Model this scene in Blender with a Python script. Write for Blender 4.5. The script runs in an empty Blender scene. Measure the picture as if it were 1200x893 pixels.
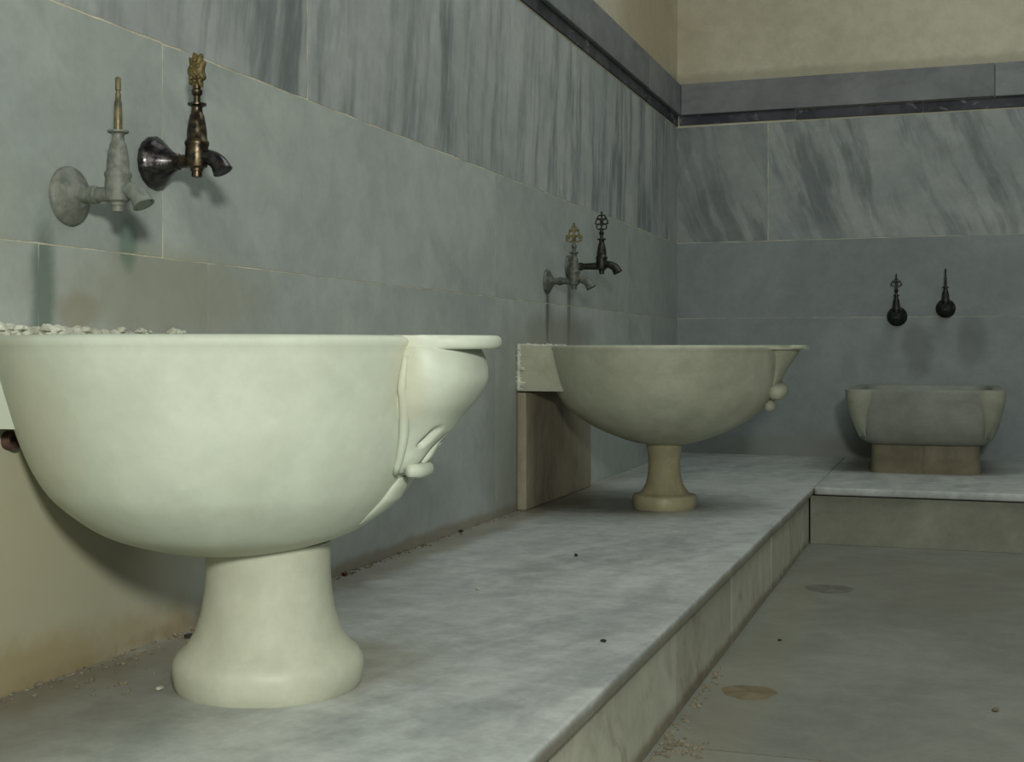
import bpy, bmesh, math, random
from mathutils import Vector, Matrix, noise as mnoise
R = random.Random(11)
sc = bpy.context.scene
col = sc.collection
PI = math.pi

# ------------------------------------------------------------------ dimensions
ZB = 0.20            # top of the marble bench
XW = -1.24           # face of the left wall
YW = 5.96            # face of the back wall
XE = -0.469          # front edge of the left bench
YE = 4.58            # front edge of the back bench
CAM = (0.0, 0.0, ZB + 0.475)

# ------------------------------------------------------------------ helpers
def put(name, bm, mats, parent=None, loc=(0, 0, 0), smooth=True, label=None, auto=None):
    me = bpy.data.meshes.new(name)
    bm.to_mesh(me); bm.free()
    for m in (mats if isinstance(mats, (list, tuple)) else [mats]):
        me.materials.append(m)
    if smooth:
        for p in me.polygons: p.use_smooth = True
    if auto is not None:
        try: me.set_sharp_from_angle(angle=math.radians(auto))
        except Exception: pass
    o = bpy.data.objects.new(name, me)
    col.objects.link(o)
    o.location = loc
    if parent: o.parent = parent
    if label: o['label'] = label
    return o

def thing(name, label, cat, loc, rz=0.0, group=None):
    o = bpy.data.objects.new(name, None)
    col.objects.link(o)
    o.empty_display_size = 0.05
    o.location = loc; o.rotation_euler = (0, 0, rz)
    o['label'] = label; o['category'] = cat
    if group: o['group'] = group
    return o

def tag(o, label, cat, group=None, kind=None):
    o['label'] = label; o['category'] = cat
    if group: o['group'] = group
    if kind: o['kind'] = kind
    return o

def structure(o, label=None):
    o['kind'] = 'structure'
    if label: o['label'] = label
    return o

def lathe(bm, prof, seg=48, center=(0, 0), warp=None, caps=False):
    """prof: list of (r, z) from one end to the other"""
    rings = []
    for (r, z) in prof:
        ring = []
        for k in range(seg):
            a = 2 * PI * k / seg
            rr = r
            if warp: rr = r * warp(a, z)
            ring.append(bm.verts.new((center[0] + rr * math.cos(a), center[1] + rr * math.sin(a), z)))
        rings.append(ring)
    for a, b in zip(rings, rings[1:]):
        for k in range(seg):
            bm.faces.new((a[k], a[(k + 1) % seg], b[(k + 1) % seg], b[k]))
    if caps:
        bm.faces.new(rings[0]); bm.faces.new(list(reversed(rings[-1])))
    return rings

def spline(pts, n=6):
    """Catmull-Rom through tuples"""
    out = []
    P = [Vector(p) for p in pts]
    for i in range(len(P) - 1):
        p0 = P[i - 1] if i > 0 else P[i]
        p1, p2 = P[i], P[i + 1]
        p3 = P[i + 2] if i + 2 < len(P) else P[i + 1]
        for k in range(n):
            t = k / n
            out.append(0.5 * ((2 * p1) + (p2 - p0) * t + (2 * p0 - 5 * p1 + 4 * p2 - p3) * t * t + (3 * p1 - p0 - 3 * p2 + p3) * t ** 3))
    out.append(P[-1])
    return out

def tube(bm, pts, radii, seg=12, caps=True):
    pts = [Vector(p) for p in pts]
    if not isinstance(radii, (list, tuple)): radii = [radii] * len(pts)
    rings = []
    up = None
    for i, p in enumerate(pts):
        d = (pts[min(i + 1, len(pts) - 1)] - pts[max(i - 1, 0)])
        d = d.normalized() if d.length > 1e-9 else Vector((0, 0, 1))
        if up is None:
            up = Vector((0, 0, 1)) if abs(d.z) < 0.9 else Vector((0, 1, 0))
        s = d.cross(up)
        if s.length < 1e-6: s = d.cross(Vector((1, 0, 0)))
        s.normalize(); up = s.cross(d).normalized()
        rings.append([bm.verts.new(p + radii[i] * (math.cos(2 * PI * k / seg) * s + math.sin(2 * PI * k / seg) * up)) for k in range(seg)])
    for a, b in zip(rings, rings[1:]):
        for k in range(seg):
            bm.faces.new((a[k], a[(k + 1) % seg], b[(k + 1) % seg], b[k]))
    if caps:
        bm.faces.new(list(reversed(rings[0]))); bm.faces.new(rings[-1])
    return rings

def ring_torus(bm, c, R1, r, normal='x', seg=18, sub=8, sy=1.0):
    pts = []
    grid = []
    for i in range(seg):
        a = 2 * PI * i / seg
        row = []
        for j in range(sub):
            b = 2 * PI * j / sub
            u = (R1 + r * math.cos(b)) * math.cos(a)
            v = (R1 + r * math.cos(b)) * math.sin(a) * sy
            w = r * math.sin(b)
            if normal == 'x': q = (c[0] + w, c[1] + u, c[2] + v)
            else: q = (c[0] + u, c[1] + w, c[2] + v)
            row.append(bm.verts.new(q))
        grid.append(row)
    for i in range(seg):
        for j in range(sub):
            bm.faces.new((grid[i][j], grid[(i + 1) % seg][j], grid[(i + 1) % seg][(j + 1) % sub], grid[i][(j + 1) % sub]))

def ball(bm, c, r, sub=2, scale=(1, 1, 1)):
    m = Matrix.Translation(Vector(c)) @ Matrix.Diagonal((scale[0], scale[1], scale[2], 1))
    bmesh.ops.create_icosphere(bm, subdivisions=sub, radius=r, matrix=m)

def box(bm, lo, hi, bev=0.0):
    r = bmesh.ops.create_cube(bm, size=1.0)
    vs = r['verts']
    for v in vs:
        v.co = Vector([lo[i] + (v.co[i] + 0.5) * (hi[i] - lo[i]) for i in range(3)])
    if bev > 0:
        es = list({e for v in vs for e in v.link_edges})
        bmesh.ops.bevel(bm, geom=es, offset=bev, segments=3, profile=0.5, affect='EDGES')

def roughen(bm, amp, freq, seed=0.0):
    bm.normal_update()
    for v in bm.verts:
        p = v.co * freq + Vector((seed, seed * 1.7, -seed))
        v.co += v.normal * amp * mnoise.noise(p)

def recalc(bm):
    bmesh.ops.recalc_face_normals(bm, faces=bm.faces[:])

def cut(bm, co, no):
    """remove the half on the +no side"""
    bmesh.ops.bisect_plane(bm, geom=bm.verts[:] + bm.edges[:] + bm.faces[:], plane_co=co, plane_no=no, clear_outer=True)

# ------------------------------------------------------------------ materials
def srgb(r, g, b):
    f = lambda c: (c / 255 / 12.92) if c / 255 <= 0.04045 else ((c / 255 + 0.055) / 1.055) ** 2.4
    return (f(r), f(g), f(b), 1.0)

class NT:
    def __init__(s, name):
        s.m = bpy.data.materials.new(name); s.m.use_nodes = True
        s.t = s.m.node_tree; s.n = s.t.nodes; s.l = s.t.links
        s.b = s.n['Principled BSDF']
    def node(s, k, **kw):
        n = s.n.new(k)
        for a, v in kw.items():
            if a in n.inputs.keys() if hasattr(n.inputs, 'keys') else False: n.inputs[a].default_value = v
            else: setattr(n, a, v)
        return n
    def math(s, op, a, b=0.0, clamp=False):
        n = s.n.new('ShaderNodeMath'); n.operation = op; n.use_clamp = clamp
        for i, x in enumerate((a, b)):
            if isinstance(x, (int, float)): n.inputs[i].default_value = x
            else: s.l.new(x, n.inputs[i])
        return n.outputs[0]
    def noise(s, vec, scale, detail=5, rough=0.55, dist=0.0):
        n = s.n.new('ShaderNodeTexNoise')
        n.inputs['Scale'].default_value = scale; n.inputs['Detail'].default_value = detail
        n.inputs['Roughness'].default_value = rough; n.inputs['Distortion'].default_value = dist
        s.l.new(vec, n.inputs['Vector'])
        return n.outputs['Fac']
    def mapping(s, vec, rot=(0, 0, 0), scale=(1, 1, 1), loc=(0, 0, 0)):
        n = s.n.new('ShaderNodeMapping')
        n.inputs['Rotation'].default_value = rot; n.inputs['Scale'].default_value = scale; n.inputs['Location'].default_value = loc
        s.l.new(vec, n.inputs['Vector'])
        return n.outputs[0]
    def smooth(s, x, lo, hi, a=0.0, b=1.0):
        n = s.n.new('ShaderNodeMapRange'); n.interpolation_type = 'SMOOTHSTEP'
        n.inputs['From Min'].default_value = lo; n.inputs['From Max'].default_value = hi
        n.inputs['To Min'].default_value = a; n.inputs['To Max'].default_value = b
        s.l.new(x, n.inputs['Value'])
        return n.outputs[0]
    def mix(s, fac, a, b, mode='MIX'):
        n = s.n.new('ShaderNodeMix'); n.data_type = 'RGBA'; n.blend_type = mode
        for key, x in ((0, fac), (6, a), (7, b)):
            if isinstance(x, (int, float)): n.inputs[key].default_value = x
            elif isinstance(x, tuple): n.inputs[key].default_value = x
            else: s.l.new(x, n.inputs[key])
        return n.outputs[2]

def stone(name, base, light, dark, vein=None, vrot=(0, 0, 0), vscale=(1, 1, 1), vamt=0.6, vlo=0.5, vhi=0.7,
          cloud=1.3, fine=0.06, rough=0.5, bump=0.08, bscale=60, stains_and_shade=(), slab_var=0.12, seed=0.0, spec=0.35,
          warp=0.25, mottle=0.075):
    """marble / plaster. stains: (centre, radii, colour, strength, noise_scale) in world metres"""
    N = NT(name)
    tc = N.n.new('ShaderNodeTexCoord')
    at = N.n.new('ShaderNodeAttribute'); at.attribute_name = 'slab'
    add = N.n.new('ShaderNodeVectorMath'); add.operation = 'MULTIPLY_ADD'
    N.l.new(at.outputs['Vector'], add.inputs[0]); add.inputs[1].default_value = (7.3, 9.1, 5.7); N.l.new(tc.outputs['Object'], add.inputs[2])
    off = N.mapping(add.outputs[0], loc=(seed, seed * 2, -seed))
    # warp the coordinates a little so that veins wander
    wn = N.n.new('ShaderNodeTexNoise'); wn.inputs['Scale'].default_value = 2.2; wn.inputs['Detail'].default_value = 3
    N.l.new(off, wn.inputs['Vector'])
    wm = N.n.new('ShaderNodeVectorMath'); wm.operation = 'MULTIPLY_ADD'
    N.l.new(wn.outputs['Color'], wm.inputs[0]); wm.inputs[1].default_value = (warp,) * 3; N.l.new(off, wm.inputs[2])
    c1 = N.noise(off, cloud, 6, 0.6, 0.4)
    colr = N.mix(N.smooth(c1, 0.33, 0.7), dark, light)
    colr = N.mix(0.45, colr, base)
    if vein is not None:
        rv = N.mapping(N.mapping(wm.outputs[0], rot=vrot), scale=vscale)
        v1 = N.noise(rv, 1.0, 5, 0.62, 0.2)
        v2 = N.noise(rv, 2.9, 5, 0.6, 0.3)
        vm = N.math('ADD', N.math('MULTIPLY', v1, 0.65), N.math('MULTIPLY', v2, 0.35))
        vm = N.math('MULTIPLY', N.smooth(vm, vlo, vhi), vamt)
        vm = N.math('MULTIPLY', vm, N.smooth(N.noise(off, 1.7, 3), 0.3, 0.6, 0.35, 1.0))
        colr = N.mix(vm, colr, vein)
        lt = N.math('MULTIPLY', N.smooth(v2, 0.56, 0.75), 0.35)
        colr = N.mix(lt, colr, light)
    # each slab a touch lighter or darker
    sep = N.n.new('ShaderNodeSeparateXYZ'); N.l.new(at.outputs['Vector'], sep.inputs[0])
    k = N.math('ADD', N.math('MULTIPLY', sep.outputs[2], slab_var * 2), 1.0 - slab_var)
    fn = N.noise(off, 85, 4, 0.7)
    k = N.math('MULTIPLY', k, N.math('ADD', N.math('MULTIPLY', fn, fine * 2), 1.0 - fine))
    mo = N.noise(off, 15, 6, 0.72, 0.15)
    k = N.math('MULTIPLY', k, N.math('ADD', N.math('MULTIPLY', N.smooth(mo, 0.3, 0.7), mottle * 2), 1.0 - mottle))
    comb = N.n.new('ShaderNodeCombineColor')
    for i in range(3): N.l.new(k, comb.inputs[i])
    colr = N.mix(1.0, colr, comb.outputs[0], 'MULTIPLY')
    geo = N.n.new('ShaderNodeNewGeometry')
    for (c, rad, sc_col, stg, ns) in stains_and_shade:
        d = N.n.new('ShaderNodeVectorMath'); d.operation = 'SUBTRACT'; N.l.new(geo.outputs['Position'], d.inputs[0]); d.inputs[1].default_value = c
        e = N.n.new('ShaderNodeVectorMath'); e.operation = 'DIVIDE'; N.l.new(d.outputs[0], e.inputs[0]); e.inputs[1].default_value = rad
        L = N.n.new('ShaderNodeVectorMath'); L.operation = 'LENGTH'; N.l.new(e.outputs[0], L.inputs[0])
        nz = N.noise(geo.outputs['Position'], ns, 5, 0.65, 0.3)
        L2 = N.math('ADD', L.outputs['Value'], N.math('MULTIPLY', N.math('SUBTRACT', nz, 0.5), 0.9))
        msk = N.math('MULTIPLY', N.smooth(L2, 0.35, 1.05, 1.0, 0.0), stg)
        colr = N.mix(msk, colr, sc_col)
    N.l.new(colr, N.b.inputs['Base Color'])
    rr = N.smooth(c1, 0.3, 0.7, rough + 0.1, rough - 0.08)
    N.l.new(rr, N.b.inputs['Roughness'])
    N.b.inputs['Specular IOR Level'].default_value = spec
    if bump > 0:
        bp = N.n.new('ShaderNodeBump'); bp.inputs['Strength'].default_value = bump; bp.inputs['Distance'].default_value = 0.004
        bh = N.math('ADD', N.noise(off, bscale, 5, 0.65), N.math('MULTIPLY', N.noise(off, bscale * 0.13, 3), 1.5))
        N.l.new(bh, bp.inputs['Height']); N.l.new(bp.outputs[0], N.b.inputs['Normal'])
    return N.m

def metal(name, c1, c2, c3=None, rough=0.4, metallic=0.8, scale=70, bump=0.25, spec=0.5):
    N = NT(name)
    tc = N.n.new('ShaderNodeTexCoord')
    f = N.noise(tc.outputs['Object'], scale, 5, 0.65, 0.3)
    cc = N.mix(N.smooth(f, 0.38, 0.62), c1, c2)
    if c3:
        f3 = N.noise(N.mapping(tc.outputs['Object'], loc=(3, 1, 2)), scale * 0.5, 4, 0.6)
        cc = N.mix(N.smooth(f3, 0.52, 0.68), cc, c3)
    N.l.new(cc, N.b.inputs['Base Color'])
    N.b.inputs['Metallic'].default_value = metallic
    N.l.new(N.smooth(f, 0.3, 0.7, rough - 0.1, rough + 0.15), N.b.inputs['Roughness'])
    N.b.inputs['Specular IOR Level'].default_value = spec
    bp = N.n.new('ShaderNodeBump'); bp.inputs['Strength'].default_value = bump; bp.inputs['Distance'].default_value = 0.001
    N.l.new(N.noise(tc.outputs['Object'], scale * 4, 4, 0.6), bp.inputs['Height'])
    N.l.new(bp.outputs[0], N.b.inputs['Normal'])
    return N.m

W = XW
BEIGE = srgb(150, 140, 112); OCHRE = srgb(138, 118, 80); GREEN = srgb(80, 112, 94); GREY = srgb(92, 95, 92); LIME = srgb(186, 180, 160)
wall_stains = (
    ((W, 1.2, ZB + 0.16), (0.5, 1.05, 0.36), srgb(172, 167, 138), 0.85, 5.0),      # damp beige area below the first basin
    ((W, 1.0, ZB + 0.02), (0.5, 1.5, 0.07), srgb(150, 130, 86), 0.6, 16.0),        # ochre line at the bench
    ((W, 1.85, ZB + 0.57), (0.3, 0.42, 0.10), srgb(146, 144, 124), 0.6, 6.0),     # brownish stain over the first rim
    ((W, 1.52, ZB + 0.55), (0.2, 0.035, 0.17), srgb(84, 104, 90), 0.7, 9.0),       # verdigris streak below the bare tap
    ((W, 1.72, ZB + 0.645), (0.2, 0.030, 0.055), GREEN, 0.6, 9.0),
    ((W, 1.60, ZB + 0.535), (0.2, 0.07, 0.04), srgb(138, 126, 100), 0.5, 14.0),
    ((W, 1.30, ZB + 0.68), (0.2, 0.20, 0.16), srgb(150, 152, 132), 0.5, 7.0),      # pale lime bloom around the tap
    ((W, 3.93, ZB + 0.58), (0.2, 0.024, 0.135), srgb(84, 88, 80), 0.8, 9.0),       # run marks below the taps of the second basin
    ((W, 4.17, ZB + 0.60), (0.2, 0.03, 0.15), srgb(92, 96, 88), 0.7, 9.0),
    ((W, 4.05, ZB + 0.53), (0.2, 0.55, 0.10), srgb(124, 122, 106), 0.6, 5.0),
    ((W, 2.9, ZB + 0.005), (0.2, 1.6, 0.03), srgb(120, 104, 76), 0.6, 16.0),
    ((W, 3.55, ZB + 0.2), (0.2, 0.25, 0.45), srgb(122, 122, 110), 0.5, 4.0),
)
M_wall_plain = stone('grey_marble_slab', srgb(160, 166, 160), srgb(176, 181, 173), srgb(147, 155, 151), vein=srgb(126, 134, 133),
                     vrot=(0.5, 0, 0), vscale=(2, 1.1, 3.4), vamt=0.55, vlo=0.52, vhi=0.68, cloud=1.5, rough=0.5, stains_and_shade=wall_stains, slab_var=0.07)
M_wall_streak = stone('streaked_marble_slab', srgb(160, 165, 161), srgb(182, 185, 180), srgb(146, 151, 149), vein=srgb(104, 112, 112),
                      vrot=(0.10, 0, 0), vscale=(3, 9.0, 1.3), vamt=0.95, vlo=0.44, vhi=0.63, cloud=2.0, rough=0.5, slab_var=0.05, warp=0.10)
back_stains = (
    ((-0.16, YW, ZB + 0.50), (0.09, 0.3, 0.17), srgb(92, 96, 92), 0.6, 7.0),
    ((0.07, YW, ZB + 0.52), (0.08, 0.3, 0.17), srgb(94, 98, 94), 0.55, 7.0),
    ((-0.60, YW, ZB + 0.03), (0.7, 0.3, 0.10), srgb(120, 118, 104), 0.5, 6.0),
)
M_back_plain = stone('grey_marble_back_slab', srgb(136, 144, 143), srgb(148, 155, 153), srgb(124, 132, 132), vein=srgb(104, 112, 114),
                     vrot=(0, 0.3, 0), vscale=(1.1, 2, 2.6), vamt=0.5, vlo=0.54, vhi=0.7, cloud=1.5, rough=0.5, slab_var=0.06, stains_and_shade=back_stains)
M_back_streak = stone('streaked_marble_back_slab', srgb(146, 151, 148), srgb(164, 168, 163), srgb(132, 138, 137), vein=srgb(104, 111, 112),
                      vrot=(0, 0.36, 0), vscale=(7.5, 3, 1.15), vamt=0.95, vlo=0.45, vhi=0.62, cloud=2.0, rough=0.5, slab_var=0.05, warp=0.13)
M_mortar = stone('lime_mortar', srgb(206, 200, 174), srgb(222, 216, 192), srgb(160, 153, 130), cloud=9, fine=0.25, rough=0.85, bump=0.6, bscale=120, slab_var=0.0)
M_band = stone('grey_marble_band', srgb(124, 126, 127), srgb(140, 142, 142), srgb(108, 111, 113), vein=srgb(86, 89, 94), vscale=(1.6, 1.6, 9), vamt=0.6,
               vlo=0.5, vhi=0.68, cloud=3, rough=0.55, slab_var=0.08)
M_dark = stone('dark_inlay', srgb(50, 51, 62), srgb(84, 85, 92), srgb(34, 36, 46), vein=srgb(150, 148, 140), vscale=(9, 9, 22), vamt=0.8, vlo=0.56, vhi=0.64,
               cloud=6, rough=0.5, slab_var=0.2)
M_plaster = stone('stained_plaster', srgb(196, 190, 168), srgb(210, 204, 182), srgb(178, 172, 150), vein=srgb(166, 158, 136), vrot=(0.2, 0.6, 0), vscale=(0.9, 0.9, 2.0),
                  vamt=0.4, vlo=0.5, vhi=0.7, cloud=0.9, rough=0.8, bump=0.2, bscale=30, slab_var=0.0,
                  stains_and_shade=(((W, 5.3, ZB + 1.95), (0.3, 0.9, 0.4), srgb(172, 150, 106), 0.45, 3.0),
                          ((-0.6, YW, ZB + 1.74), (3.0, 0.3, 0.05), srgb(128, 118, 96), 0.35, 9.0)))  # dirty ledge shadow above the band, painted into the plaster colour
M_bench = stone('bench_marble', srgb(174, 178, 173), srgb(194, 197, 192), srgb(154, 159, 155), vein=srgb(124, 131, 130), vrot=(0, 0, 0.25), vscale=(6.0, 1.3, 2), vamt=0.6,
                vlo=0.46, vhi=0.66, cloud=2.2, rough=0.42, bump=0.07, slab_var=0.0, fine=0.12,
                mottle=0.16, stains_and_shade=(((XE + 0.004, 2.0, ZB - 0.017), (0.010, 9.0, 0.016), srgb(120, 112, 92), 0.8, 9.0), ((-1.12, 1.35, ZB), (0.20, 1.5, 0.1), srgb(122, 118, 106), 0.5, 9.0),
                        ((-1.2, 3.0, ZB), (0.09, 2.4, 0.1), srgb(124, 114, 92), 0.6, 9.0),
                        ((-0.92, 1.74, ZB), (0.24, 0.26, 0.1), srgb(124, 114, 90), 0.55, 9.0),
                        ((-1.0, 3.88, ZB), (0.33, 0.26, 0.1), srgb(92, 88, 76), 0.85, 7.0),  # shadow under the second basin, painted dark into the bench colour
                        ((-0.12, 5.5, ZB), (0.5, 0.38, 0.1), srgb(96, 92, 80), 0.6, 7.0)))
M_riser = stone('riser_marble', srgb(182, 182, 164), srgb(200, 199, 180), srgb(162, 161, 143), vein=srgb(132, 127, 108), vrot=(0.7, 0, 0), vscale=(2, 3.4, 9), vamt=0.7,
                vlo=0.5, vhi=0.66, cloud=3, rough=0.6, slab_var=0.12, fine=0.12,
                stains_and_shade=(((XE, 2.6, 0.0), (0.3, 3.5, 0.035), srgb(96, 84, 60), 0.7, 14.0),))
M_floor = stone('floor_marble', srgb(125, 127, 117), srgb(141, 142, 132), srgb(107, 109, 100), vein=srgb(104, 106, 98), vrot=(0, 0, 0.6), vscale=(2.6, 1.4, 2), vamt=0.6,
                vlo=0.48, vhi=0.66, cloud=2.0, rough=0.5, fine=0.16, slab_var=0.05,
                stains_and_shade=(((-0.40, 2.6, 0.0), (0.10, 2.2, 0.1), srgb(134, 128, 106), 0.35, 9.0),
                        ((0.05, 3.9, 0.0), (0.8, 0.8, 0.1), srgb(114, 108, 94), 0.35, 4.0),))
M_cream = stone('cream_marble', srgb(192, 199, 182), srgb(206, 212, 197), srgb(178, 185, 166), vein=srgb(160, 167, 152), vrot=(0.4, 0.5, 0.3), vscale=(2.2, 2.2, 4.2), vamt=0.5,
                vlo=0.52, vhi=0.68, cloud=3.0, rough=0.5, bump=0.05, bscale=40, slab_var=0.0, fine=0.05, spec=0.3, mottle=0.045,
                stains_and_shade=(((-1.1, 1.32, ZB + 0.40), (0.10, 0.2, 0.16), srgb(180, 172, 144), 0.35, 9.0),
                        ((-0.668, 1.515, ZB + 0.43), (0.035, 0.035, 0.09), srgb(188, 178, 146), 0.3, 14.0),
                        ((-0.98, 1.6, ZB + 0.19), (0.3, 0.3, 0.06), srgb(172, 166, 132), 0.5, 9.0)))
M_cream_foot = stone('cream_marble_foot', srgb(184, 186, 166), srgb(197, 199, 180), srgb(168, 170, 150), vein=srgb(146, 149, 137), vscale=(4, 4, 6), vamt=0.4,
                     vlo=0.54, vhi=0.7, cloud=5.0, rough=0.5, bump=0.08, bscale=40, slab_var=0.0, fine=0.07, mottle=0.05)
M_cream2 = stone('dusty_cream_marble', srgb(172, 173, 152), srgb(188, 188, 168), srgb(152, 153, 132), vein=srgb(134, 135, 120), vrot=(0, 0.3, 0.4), vscale=(2, 2, 6), vamt=0.5,
                 vlo=0.5, vhi=0.68, cloud=3.0, rough=0.5, bump=0.08, bscale=40, slab_var=0.0, fine=0.1, spec=0.3)
M_foot2 = stone('yellowed_marble', srgb(160, 152, 120), srgb(178, 170, 138), srgb(134, 126, 98), cloud=8.0, rough=0.5, bump=0.1, bscale=60, slab_var=0.0, fine=0.1)
M_grey3 = stone('greyish_cream_marble', srgb(132, 135, 125), srgb(146, 149, 138), srgb(116, 119, 109), vein=srgb(102, 106, 101), vrot=(0, 0.2, 0), vscale=(1.6, 2, 6), vamt=0.6,
                vlo=0.48, vhi=0.66, cloud=3.0, rough=0.5, bump=0.08, bscale=40, slab_var=0.0, fine=0.1, spec=0.3)
M_corner3 = stone('pale_corner_marble', srgb(146, 147, 130), srgb(160, 161, 144), srgb(128, 129, 112), cloud=6.0, rough=0.5, bump=0.08, bscale=40, slab_var=0.0, fine=0.1)
M_foot3 = stone('tan_marble_base', srgb(130, 122, 98), srgb(144, 136, 112), srgb(106, 99, 78), vein=srgb(84, 76, 58), vscale=(11, 11, 1.2), vamt=0.6, vlo=0.52, vhi=0.66,
                cloud=6.0, rough=0.6, bump=0.1, slab_var=0.0, fine=0.12)
M_pier = stone('stained_pier_marble', srgb(148, 139, 118), srgb(164, 155, 133), srgb(122, 114, 95), vein=srgb(98, 91, 75), vscale=(7, 7, 1.2), vamt=0.6, vlo=0.5, vhi=0.66,
               cloud=3.0, rough=0.65, bump=0.12, slab_var=0.0, fine=0.12)
M_lime = stone('crumbly_lime', srgb(204, 206, 190), srgb(222, 224, 210), srgb(146, 142, 120), cloud=22, fine=0.3, rough=0.9, bump=0.7, bscale=150, slab_var=0.0)
M_grit = stone('grit', srgb(126, 118, 98), srgb(156, 148, 126), srgb(78, 70, 54), cloud=40, fine=0.3, rough=0.9, bump=0.5, bscale=150, slab_var=0.0)
M_chip_dark = stone('dark_chip', srgb(52, 46, 40), srgb(70, 62, 54), srgb(36, 32, 28), cloud=30, rough=0.8, bump=0.3, slab_var=0.0)
M_chip_pale = stone('pale_chip', srgb(186, 178, 160), srgb(200, 194, 176), srgb(150, 142, 124), cloud=30, rough=0.8, bump=0.3, slab_var=0.0)
M_chip_red = stone('red_chip', srgb(112, 66, 50), srgb(130, 80, 60), srgb(86, 50, 40), cloud=30, rough=0.8, bump=0.3, slab_var=0.0)
M_hole = stone('rusty_pipe', srgb(74, 54, 48), srgb(96, 70, 60), srgb(44, 34, 32), cloud=30, rough=0.8, bump=0.3, slab_var=0.0)
M_patch = stone('brown_cement', srgb(116, 104, 78), srgb(130, 118, 92), srgb(100, 92, 72), cloud=22, fine=0.2, rough=0.75, bump=0.3, slab_var=0.0)
M_patch2 = stone('dark_cement', srgb(104, 103, 94), srgb(116, 114, 104), srgb(92, 92, 85), cloud=22, fine=0.2, rough=0.75, bump=0.3, slab_var=0.0)

M_zinc = metal('limescaled_metal', srgb(106, 108, 100), srgb(126, 128, 118), srgb(94, 102, 93), rough=0.6, metallic=0.25, bump=0.4)
M_stem = metal('dull_brass_stem', srgb(104, 96, 68), srgb(122, 114, 86), srgb(84, 86, 70), rough=0.5, metallic=0.5)
M_bronze = metal('dark_bronze', srgb(64, 58, 52), srgb(96, 84, 64), srgb(50, 47, 47), rough=0.32, metallic=0.9, bump=0.2)
M_black = metal('blackened_chrome', srgb(60, 58, 60), srgb(84, 80, 80), srgb(46, 42, 42), rough=0.26, metallic=0.9, bump=0.15)
M_gold = metal('tarnished_brass', srgb(98, 86, 48), srgb(116, 102, 62), srgb(74, 66, 40), rough=0.5, metallic=0.4, bump=0.4)
M_iron = metal('black_metal', srgb(38, 38, 36), srgb(60, 60, 54), srgb(84, 82, 70), rough=0.4, metallic=0.7, bump=0.3)
M_dull = metal('dull_grey_metal', srgb(84, 86, 80), srgb(108, 110, 100), srgb(70, 72, 66), rough=0.55, metallic=0.35, bump=0.4)
M_oldbrass = metal('aged_brass', srgb(110, 98, 62), srgb(136, 124, 84), srgb(80, 74, 52), rough=0.5, metallic=0.5, bump=0.4)
M_spout = metal('verdigris_spout', srgb(106, 112, 104), srgb(124, 128, 119), srgb(84, 108, 94), rough=0.6, metallic=0.2, bump=0.4)

# ------------------------------------------------------------------ slab walls
def slab_wall(name, plane, rows, back_lo, back_hi, mats, lip=0.0008):
    """plane='x' (left wall, faces +x) or 'y' (back wall, faces -y). rows: (z0,z1,joints list,material index)"""
    bm = bmesh.new()
    lay = bm.loops.layers.color.new('slab')
    box(bm, back_lo, back_hi)
    for f in bm.faces:
        f.material_index = 0
    def P(u, z, d):
        return (XW - d, u, z) if plane == 'x' else (u, YW + d, z)
    for (z0, z1, joints, mi, gap, proud) in rows:
        for u0, u1 in zip(joints, joints[1:]):
            g = gap
            pts = []
            def edge(a, b, n, fixed, horizontal):
                for k in range(n):
                    t = k / n
                    j = g * (0.6 + 0.9 * mnoise.noise(Vector((t * 30 * abs(b - a), fixed * 7.3, u0 * 3))) + 0.5 * mnoise.noise(Vector((t * 90 * abs(b - a), fixed * 3.3, u0 * 5))))
                    j = max(0.0003, j)
                    yield a + (b - a) * t, j
            n1 = max(4, int(abs(u1 - u0) / 0.03)); n2 = max(4, int((z1 - z0) / 0.03))
            for u, j in edge(u0 + g, u1 - g, n1, z0, True): pts.append((u, z0 + j))
            for z, j in edge(z0 + g, z1 - g, n2, u1, False): pts.append((u1 - j, z))
            for u, j in edge(u1 - g, u0 + g, n1, z1, True): pts.append((u, z1 - j))
            for z, j in edge(z1 - g, z0 + g, n2, u0, False): pts.append((u0 + j, z))
            fr = [bm.verts.new(P(u, z, -proud)) for u, z in pts]
            bk = [bm.verts.new(P(u, z, 0.004)) for u, z in pts]
            c = (R.random(), R.random(), R.random(), 1.0)
            fs = [bm.faces.new(fr)]
            n = len(fr)
            for k in range(n):
                fs.append(bm.faces.new((fr[k], bk[k], bk[(k + 1) % n], fr[(k + 1) % n])))
            for f in fs:
                f.material_index = mi
                for l in f.loops: l[lay] = c
    recalc(bm)
    return structure(put(name, bm, mats, smooth=False))

Z1, Z2, Z3, Z4, Z5 = ZB + 0.630, ZB + 0.985, ZB + 1.530, ZB + 1.585, ZB + 1.730
ZT = 3.1
slab_wall('wall_left', 'x', [
    (-0.02, ZB + 0.40, [-1.6, 1.95], 1, 0.0003, 0.0),
    (ZB + 0.40, Z1, [-1.6, -0.3, 1.51, 1.95], 1, 0.0013, 0.0),
    (-0.02, Z1, [1.95, 3.435, 5.42, YW], 1, 0.0012, 0.0),
    (Z1, Z2, [-1.6, 0.15, 1.813, 3.435, 5.0, YW], 1, 0.0020, 0.0),
    (Z2, Z3, [-1.6, 0.6, 2.315, 5.42, YW], 2, 0.0030, 0.0),
    (Z3, ZT, [-1.6, YW], 3, 0.0, 0.0)],
    (XW - 0.10, -1.6, -0.02), (XW - 0.0008, YW + 0.1, ZT), [M_mortar, M_wall_plain, M_wall_streak, M_plaster])['label'] = \
    'left wall faced with grey marble slabs and light mortar joints, plastered above'
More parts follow.
